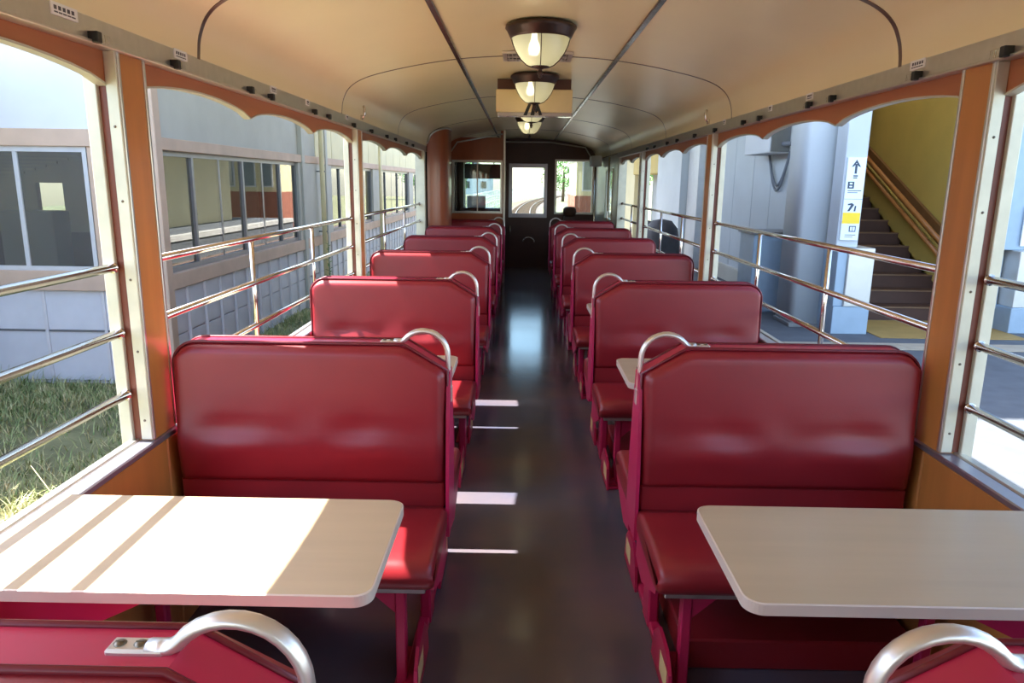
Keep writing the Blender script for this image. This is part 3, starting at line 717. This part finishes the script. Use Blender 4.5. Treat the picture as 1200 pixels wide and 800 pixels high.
dp = obj('drain_pipe', MB().tube([(FX+.14, 14.95, GZ), (FX+.14, 14.95, 3.3)], .05, 10), 'x_cream', sb)
obj('pipe_clamp', MB().box(FX, FX+.2, 14.93, 14.97, .4, .43).box(FX, FX+.2, 14.93, 14.97, 1.6, 1.63), 'x_frame', dp)
obj('drain_pipe', MB().tube([(FX+.14, 21.1, GZ), (FX+.14, 21.1, 3.3)], .045, 10), 'x_cream', sb)
# end facade facing the camera (normal -Y)
ex = FX-.1
ce_ = MB().bbox(-.34, .34, -.012, .05, -.30, .30, .004).data('wall_board', 'x_panel')
ct_ = MB().bbox(-.02, .02, -.03, .05, -.6, .6, .004).data('batten', 'x_batten')
x = ex-.30
while x > -11:
    inst('wall_board', ce_, sb, (x, FY+.02, -.66)); inst('wall_board', ce_, sb, (x, FY+.02, -.03-.01))
    inst('batten', ct_, sb, (x-.355, FY+.02, -.40)); x -= .71
obj('seam_strip', MB().box(-11, ex, FY-.006, FY+.02, -.36, -.345), 'x_frame', sb)
obj('sill_band', MB().bbox(-11, ex+.05, FY-.05, FY+.1, .06+.08, .37, .006), 'x_band', sb)
obj('head_band', MB().bbox(-11, ex+.05, FY-.04, FY+.1, 1.78, 1.97, .006), 'x_band', sb)
obj('upper_wall', MB().box(-12, ex+.04, FY-.01, FY+.12, 1.97, 3.4), 'x_white', sb)
obj('pier', MB().bbox(-5.0, ex+.04, FY-.02, FY+.1, .37, 1.78, .005), 'x_band', sb)
wx = [-5.02, -5.85, -6.68, -7.5, -8.4]
w = obj('window', MB().box(wx[-1], wx[0], FY, FY+.06, .37, .42).box(wx[-1], wx[0], FY, FY+.06, 1.72, 1.78).box(wx[0]-.05, wx[0], FY, FY+.06, .42, 1.72).box(wx[-1], wx[-1]+.05, FY, FY+.06, .42, 1.72), 'x_frame2', sb)
for i in range(4):
    obj('pane', MB().box(wx[i+1], wx[i], FY+.03+.012*(i % 2), FY+.036+.012*(i % 2), .42, 1.72), 'glass2', w)
    if i: obj('mullion', MB().bbox(wx[i]-.025, wx[i]+.025, FY+.01, FY+.05, .42, 1.72, .003), 'x_frame2', w)
obj('pier', MB().box(-12, wx[-1], FY, FY+.1, .37, 1.78), 'x_white', sb)
# room behind the glass: floor, ceiling with slats, back wall with a bright opening
obj('room_floor', MB().box(-12, FX-.2, FY+.2, 14.2, GZ+.2, GZ+.25), 'x_tread', sb)
obj('room_ceiling', MB().box(-12, FX-.15, FY+.12, FY+LEN, 2.35, 2.4), 'x_room', sb)
bx0, bx1, bz0, bz1 = -8.02, -7.58, .74, 1.345     # opening in the back wall at y = 12
bk = MB()
for q in ((-12, bx0, GZ, 2.35), (bx1, FX-.16, GZ, 2.35), (bx0, bx1, GZ, bz0), (bx0, bx1, bz1, 2.35)): bk.box(q[0], q[1], 12.0, 12.1, q[2], q[3])
obj('room_wall', bk, 'x_room', sb)
obj('room_wall', MB().box(-7.5, -7.4, 12.1, FY+LEN, GZ, 2.35), 'x_tread', sb)
obj('window_trim', MB().box(bx0-.08, bx1+.08, 11.96, 12.02, bz0-.06, bz0), 'x_white', sb)
obj('dado', MB().box(-12, -6.4, 11.97, 12.0, GZ, .55), 'x_tread', sb)
obj('locker', MB().bbox(-7.7, -6.9, 10.6, 11.0, GZ+.25, .95, .01), 'x_upper', sb)
for i in range(6): obj('blind_slat', MB().box(-8.3, -5.45-.14*i, 8.98, 9.0, 1.685-.042*i, 1.715-.042*i), 'x_slatw', sb)
obj('building_roof', MB().box(-12.2, FX+.25, FY-.1, FY+LEN, 3.4, 3.55), 'x_frame', sb)
# outer back of the building is open to the sky behind the bright opening
# second wing, added out of view for the shadow on the grass
wg = empty('station_wing', (-9, 3, GZ)); tag(wg, 'white station wing left of the grass, just outside the picture', 'building')
obj('wing_wall', MB().box(-11, -6.45, -6, FY-.2, GZ, 2.55), 'x_white', wg)
obj('wing_roof', MB().bbox(-11.2, -6.35, -6.2, FY-.2, 2.55, 2.72, .01), 'x_frame', wg)
# unseen footbridge inferred from its shade, added to darken the train's far half
fb = empty('overbridge', (0, 11, 4.8)); struct(fb, 'unseen covered footbridge inferred high above the train')
obj('bridge_deck', MB().box(-9, 9, 5.65, 15, 5.9, 6.2).box(-9, 9, 5.65, 5.8, 6.2, 8).box(-9, 9, 14.85, 15, 6.2, 8).box(-9, 9, 5.6, 15.05, 8, 8.2), 'x_conc', fb)
obj('bridge_column', MB().box(-8.9, -8.5, 9, 9.4, 3.55, 5.9), 'x_conc', fb)
cn = obj('ceiling_canopy', MB().box(.9, 9, 12, 32, 3.15, 3.3), 'x_white', None, (5, 20, 3.15)); struct(cn, 'unseen platform canopy beyond the footbridge, added for shade')  # added out of view, drawn over the train to shade the platform wall
# ---- station side on the right: panel wall, columns, stairs
PX = 3.6
sw = empty('wall_platform', (PX, 16, PZ)); struct(sw, 'white panelled station wall on the platform')
seams = [9.95, 10.25, 11.0, 11.85, 12.9, 13.75, 14.7]
for a, b in zip(seams, seams[1:]): obj('wall_panel', MB().bbox(PX, PX+.1, a+.008, b-.008, PZ+.25, 3.14, .006), 'x_wpanel', sw)
obj('wall_back', MB().box(PX+.03, PX+.2, 9.95, 14.7, PZ, 3.14), 'x_frame', sw)
obj('plinth', MB().bbox(PX-.06, PX+.05, 9.95, 14.7, PZ, PZ+.26, .006), 'x_upper', sw)
for a, b, m in ((14.7, 15.6, 'x_frame2'), (15.6, 18.3, 'x_wpanel')): obj('wall_panel', MB().bbox(PX-.35 if m == 'x_wpanel' else PX-.2, PX+.1, a+.006, b-.006, PZ, 3.14, .006), m, sw)
obj('recess_soffit', MB().bbox(PX-.3, PX+.6, 18.3, 22.6, 1.72, 3.14, .01), 'x_olive', sw)
obj('recess_wall', MB().box(PX+.3, PX+.4, 18.3, 22.6, PZ, 1.72), 'x_wpanel', sw)
d = obj('recess_door', MB().bbox(PX+.24, PX+.3, 19.2, 20.9, PZ, 1.65, .01), 'x_cream', sw)
obj('poster', MB().box(PX+.23, PX+.24, 19.75, 20.35, .75, 1.5), 'x_greenp', d, label='small green poster')
obj('wall_panel', MB().bbox(PX-.25, PX+.1, 22.6, 30, PZ, 3.14, .01), 'x_cream', sw)
# cable loops and electric box on the wall
eb = empty('electric_box', (PX-.15, 10.6, 1.9)); tag(eb, 'white and grey electric box high on the platform wall', 'box')
obj('box_body', MB().bbox(PX-.32, PX-.005, 10.25, 11.35, 1.885, 2.45, .01), 'x_white', eb)
obj('box_shaded_side', MB().bbox(PX-.30, PX-.04, 10.235, 10.25, 1.90, 2.43, .004), 'x_frame', eb)  # grey sheet gives this side of the box its shade by colour
obj('conduit', MB().tube([(PX-.15, 10.2, 2.0), (PX-.02, 10.05, 2.0)], .03, 8), 'x_cable', eb)
for i in range(2):
    obj('cable', MB().tube([(PX-.04, 10.2+.85*t/12, 1.9-.45*math.sin(math.pi*t/12)*(1+.16*i)-.0) for t in range(13)], .018, 6), 'x_cable', eb)
# cabinet against the wall
cb = empty('platform_cabinet', (3.2, 9.85, PZ)); tag(cb, 'pale blue waist-high cabinet beside the big column', 'cabinet')
obj('cabinet_body', MB().bbox(2.96, 3.49, 9.55, 10.15, PZ, .82, .01), 'x_bluec', cb); obj('cabinet_top', MB().bbox(2.93, 3.52, 9.52, 10.18, .82, .86, .006), 'x_frame', cb)
obj('cabinet_door', MB().bbox(3.0, 3.44, 9.535, 9.55, PZ+.08, .76, .006), 'x_bluec', cb)
# columns
co = empty('platform_column', (3.4, 8.8, PZ)); tag(co, 'broad white rounded column between cabinet and direction sign', 'column')
obj('shaft', MB().prism([(3.15+.46*u-(0), 8.55+.5*w) for u, w in [(.12, 0), (.9, 0), (1, .12), (1, 1), (0, 1), (0, .2), (.03, .07)]], 'z', PZ, 5.1, True), 'x_wpanel', co)
obj('base', MB().bbox(3.13, 3.64, 8.53, 9.08, PZ, PZ+.05, .005), 'x_frame', co)
sc_ = empty('sign_column', (3.7, 8.2, PZ)); tag(sc_, 'narrow column with direction sign panel and brushed metal base', 'column')
obj('shaft', MB().bbox(3.46, 3.70, 8.22, 8.5, .78, 5.1, .008), 'x_wpanel', sc_)
obj('base', MB().bbox(3.58, 3.87, 8.14, 8.55, .12, .78, .006), 'x_stone', sc_)
obj('base_side', MB().bbox(3.47, 3.58, 8.17, 8.55, .12, .76, .005), 'x_bluec', sc_)
obj('base_foot', MB().bbox(3.47, 3.88, 8.15, 8.56, PZ, .12, .006), 'x_bluec', sc_)
ds = empty('direction_sign', (3.58, 8.2, .86)); tag(ds, 'tall white direction sign with up arrow, pictograms and yellow block', 'sign')
obj('board', MB().bbox(3.482, 3.682, 8.195, 8.215, .86, 1.76, .003), 'x_sign', ds)
yS = 8.1935
def flat(*r): 
    mb = MB()
    for q in r: mb.box(q[0], q[1], yS, yS+.003, q[2], q[3])
    return mb
obj('arrow', flat((3.565, 3.59, 1.585, 1.69)).prism([(3.525, 1.655), (3.5775, 1.735), (3.63, 1.655), (3.60, 1.665), (3.5775, 1.70), (3.555, 1.665)], 'y', yS, yS+.003), 'x_navy', ds)
for q in ((3.555, 3.605, 1.555, 1.57), (3.555, 3.60, 1.535, 1.547), (3.51, 3.66, 1.40, 1.408), (3.51, 3.62, 1.378, 1.385)): obj('lettering', flat(q), 'x_navy', ds)
obj('pictogram', flat((3.505, 3.575, 1.425, 1.50)), 'x_navy', ds); obj('pictogram_figure', MB().box(3.525, 3.555, yS-.001, yS+.001, 1.44, 1.455).box(3.525, 3.555, yS-.001, yS+.001, 1.47, 1.488), 'x_sign', ds)
obj('divider', flat((3.485, 3.68, 1.31, 1.315)), 'x_frame', ds)
obj('pictogram', MB().prism([(3.53, 1.18), (3.555, 1.18), (3.60, 1.25), (3.575, 1.27), (3.53, 1.26), (3.53, 1.245), (3.565, 1.247)], 'y', yS, yS+.003).prism([(3.60, 1.18), (3.62, 1.18), (3.625, 1.24), (3.608, 1.24)], 'y', yS, yS+.003), 'x_navy', ds)
obj('yellow_block', flat((3.486, 3.678, 1.045, 1.165)), 'x_ylw', ds)
obj('pictogram', flat((3.57, 3.645, .955, 1.02)), 'x_navy', ds); obj('pictogram_figure', MB().box(3.582, 3.605, yS-.001, yS+.001, .965, 1.01).box(3.612, 3.634, yS-.001, yS+.001, .965, 1.01), 'x_sign', ds)
for q in ((3.53, 3.65, .915, .925), (3.53, 3.62, .895, .902)): obj('lettering', flat(q), 'x_frame', ds)
c2 = empty('stair_column', (5.75, 8.4, PZ)); tag(c2, 'pale blue column with metal base at the right frame edge', 'column')
obj('shaft', MB().bbox(5.38, 5.75, 8.5, 8.8, .75, 5.1, .008), 'x_bluec', c2)
obj('base', MB().bbox(5.62, 5.95, 8.35, 8.8, .1, .75, .006), 'x_stone', c2); obj('base_foot', MB().bbox(5.6, 5.97, 8.33, 8.82, PZ, .1, .006), 'x_bluec', c2)
obj('side_box', MB().bbox(5.36, 5.6, 8.6, 8.9, .05, .68, .006), 'x_bluec', c2); obj('latch', MB().box(5.40, 5.5, 8.58, 8.6, .40, .5).box(5.40, 5.5, 8.58, 8.6, .18, .25), 'x_frame', c2)
o = obj('notice_sheet', MB().box(5.68, 6.1, 8.47, 8.485, .8, 1.25), 'white', None, (5.9, 8.48, .8)); tag(o, 'white notice sheet at the right edge of the picture', 'notice')
# stairs going up away from the train end
stt = empty('staircase', (4.8, 11, PZ)); tag(stt, 'brown staircase rising behind the direction sign', 'staircase')
for i in range(20):
    y0 = 9.1+.34*i; z1 = PZ+.165*(i+1)
    q = obj('step', MB().box(3.72, 5.5, y0, y0+.37, max(PZ, z1-.5), z1), 'x_tread', stt)
    obj('nosing', MB().bbox(3.72, 5.5, y0-.012, y0+.04, z1-.012, z1+.006, .003), 'x_nose', q)
obj('stringer', MB().prism([(8.95, PZ), (8.95, .28), (16.0, 3.72), (16.0, 3.3), (8.95, PZ+.02)], 'x', 5.46, 5.54), 'x_olive', stt)
for k_, (zo, r) in enumerate(((.30, .035), (.12, .03))):
    hr = obj('handrail', MB().tube([(5.40, 8.9, PZ+.38+zo-.05), (5.40, 16, PZ+.38+zo+3.38)], r, 10), 'x_hrail', stt)
    bkt = MB()
    for i in range(5): yb = 9.8+1.2*i; zb = PZ+.38+zo-.05+(yb-8.9)*.483; bkt.tube([(5.40, yb, zb-.03), (5.54, yb, zb-.08)], .012, 6)
    obj('rail_bracket', bkt, 'steel', hr)
obj('rail_board', MB().prism([(8.9, PZ+.38+.04), (8.9, PZ+.38+.32), (16, PZ+.38+.32+3.43), (16, PZ+.38+.04+3.43)], 'x', 5.50, 5.545), mat('brown_rail_board', (120, 84, 48), .5, var=.1), stt)
ws = empty('wall_stair', (5.6, 12, PZ)); struct(ws, 'olive yellow stair hall walls')
obj('side_wall', MB().box(5.56, 5.7, 8.9, 17, PZ, 6), 'x_olive', ws); obj('side_wall', MB().box(3.62, 3.72, 8.9, 17, PZ, 6).box(3.62, 5.7, 17, 17.1, PZ, 6), 'x_olive', ws)
obj('hall_roof', MB().box(3.1, 8, 8.1, 17.1, 5.1, 5.2), 'x_conc', ws)
obj('far_wall', MB().box(5.7, 13, 11.0, 11.1, PZ, 5), 'x_wpanel', ws)
hl = empty('hall_lamp', (4.7, 11.2, 5.0)); tag(hl, 'unseen fluorescent lamp under the stair hall roof', 'lamp')  # out of frame, added to give the downlight on the olive wall
obj('lamp_body', MB().bbox(4.55, 4.85, 10.4, 12.0, 5.02, 5.1, .01), 'x_white', hl); obj('lamp_tube', MB().tube([(4.7, 10.45, 4.99), (4.7, 11.95, 4.99)], .03, 8), emit_mat('tube_light', (255, 240, 205), 34), hl)
# grey covered things on the platform near the far right windows
for i, (x, y, r, h) in enumerate(((2.72, 14.6, .36, .98), (2.8, 16.6, .28, .85))):
    mb = MB()
    prof = [(r*.95, 0), (r, h*.3), (r*.92, h*.6), (r*.8, h*.82), (r*.5, h*.96), (0, h)]
    n = 20; vs = [(x+q*math.cos(6.283*j/n)*(1+.06*math.sin(5*j)), y+1.3*q*math.sin(6.283*j/n)*(1+.06*math.cos(3*j)), PZ+z) for q, z in prof for j in range(n)]
    mb.add(vs, [(a*n+j, a*n+(j+1) % n, (a+1)*n+(j+1) % n, (a+1)*n+j) for a in range(len(prof)-1) for j in range(n)], True)
    o = obj('covered_bundle', mb, 'x_greyc', None, (x, y, PZ)); tag(o, ['bigger dark grey rounded bundle on the platform, seen through the rails', 'smaller grey rounded bundle beyond the bigger one on the platform'][i], 'bundle')
# ---- ahead of the train: track, fence, brick-and-cream hut, buildings, trees
tk = empty('track', (0, 40, GZ)); tag(tk, 'railway track curving away ahead of the train', 'track')
def tx_(y): return max(0, y-50)**2*.0009
ys_ = [12.9+4*i for i in range(42)]
mb = MB(); mb.grid(lambda i, j: (tx_(ys_[i])+(-1.6, 1.6)[j], ys_[i], GZ+.03), len(ys_)-1, 1); obj('ballast', mb, 'x_ballast', tk)
for sx in (-.53, .53): obj('rail', MB().tube([(tx_(y)+sx, y, GZ+.2) for y in ys_], .045, 6), 'x_steelrail', tk)
slp = MB().bbox(-1, 1, -.1, .1, 0, .12, .01).data('sleeper', 'x_trunk')
for i in range(110): y = 13.2+1.1*i; inst('sleeper', slp, tk, (tx_(y), y, GZ+.04))
fn = empty('white_fence', (-3, 80, GZ)); tag(fn, 'white fence along the track ahead', 'fence')
fx_ = lambda y: -3.0+max(0, y-50)**2*.0011
pk = MB().bbox(-.05, .05, -.05, .05, 0, 1.7, .01).data('fence_post', 'x_white')
for i in range(50): y = 40+2*i; inst('fence_post', pk, fn, (fx_(y), y, GZ))
for z in (.3, .75, 1.2, 1.65): obj('fence_rail', MB().tube([(fx_(y), y, GZ+z) for y in [40+4*i for i in range(25)]], .035, 6), 'x_white', fn)
ht_ = empty('brick_hut', (6.2, 36, GZ)); tag(ht_, 'small hut with brick base and cream top ahead on the right', 'hut')
obj('brick_base', MB().box(2.3, 5.2, 33, 38, GZ, .9), 'x_brick', ht_); obj('upper_wall', MB().box(2.35, 5.15, 33.05, 37.95, .9, 3.3), 'x_cream', ht_)
obj('hut_roof', MB().box(1.7, 5.6, 32.5, 38.5, 3.3, 3.5), 'x_frame', ht_)
for a in (2.6, 3.4, 4.3): f = obj('window', MB().box(a, a+.55, 32.98, 33.06, 1.1, 2.6), 'x_frame2', ht_); obj('pane', MB().box(a+.06, a+.49, 32.97, 32.985, 1.16, 2.54), 'glass2', f)
ac = empty('air_conditioner', (2.9, 40, GZ)); tag(ac, 'white outdoor air conditioner unit with round fan near the hut', 'air conditioner')
obj('casing', MB().bbox(2.5, 3.4, 39.7, 40.1, GZ+.1, GZ+.9, .02), 'x_white', ac); obj('fan_guard', MB().lathe([(.0, -.02), (.26, -.02), (.3, 0)], (2.85, 39.7, GZ+.5), 16, 'y'), 'x_frame', ac)
for i, (x, y, w, h, m, lb) in enumerate(((-16, 95, 9, 6, 'x_pale', 'pale house far ahead left of the track'), (-11, 150, 10, 5, 'x_pale', 'pale house farthest ahead beyond the curve'), (26, 95, 9, 6, 'x_pale', 'white house far ahead right of the hut'))):
    r = empty('far_house', (x, y, GZ)); tag(r, lb, 'house', 'houses far ahead')
    obj('house_wall', MB().box(x-w/2, x+w/2, y-3, y+3, GZ, GZ+h), m, r)
    obj('house_roof', MB().prism([(x-w/2-.5, GZ+h), (x+w/2+.5, GZ+h), (x, GZ+h+2)], 'y', y-3.4, y+3.4), 'x_frame', r)
    for kx in range(3): f = obj('window', MB().box(x-w/3+kx*w/3-.6, x-w/3+kx*w/3+.6, y-3.03, y-2.95, GZ+1.2, GZ+2.6), 'x_frame', r); obj('pane', MB().box(x-w/3+kx*w/3-.52, x-w/3+kx*w/3+.52, y-3.04, y-3.03, GZ+1.28, GZ+2.52), 'glass2', r)
for i, (x, y, h, rr) in enumerate(((-8, 84, 5.5, 2.4), (5.5, 100, 6, 3), (11, 58, 6, 2.5), (-14, 72, 5.5, 2.2), (24, 76, 8, 3.5))):
    r = empty('tree', (x, y, GZ)); tag(r, 'green tree far ahead, %s' % ['left of the white fence', 'behind the curve of the track', 'behind the brick hut', 'farthest left beyond the fence', 'farthest right'][i], 'tree', 'trees far ahead')
    obj('trunk', MB().tube([(x, y, GZ), (x+.1, y, GZ+h*.5), (x, y, GZ+h*.8)], [.22, .16, .06], 8), 'x_trunk', r)
    mb = MB()
    for k_ in range(1600):
        a, b = random.random()*6.283, math.acos(random.uniform(-1, 1)); q = rr*random.uniform(.55, 1)*(1+.2*math.sin(a*3+b*5))
        c = Vector((x+q*math.sin(b)*math.cos(a), y+q*math.sin(b)*math.sin(a), GZ+h*.68+q*math.cos(b)*.85)); e = Vector((random.uniform(-1, 1), random.uniform(-1, 1), random.uniform(-1, 1))).normalized(); f = e.orthogonal().normalized()
        mb.add([c-e*.16, c+f*.1, c+e*.16, c-f*.1], [(0, 1, 2, 3)])
    obj('crown', mb, 'x_foliage', r, fixn=False)
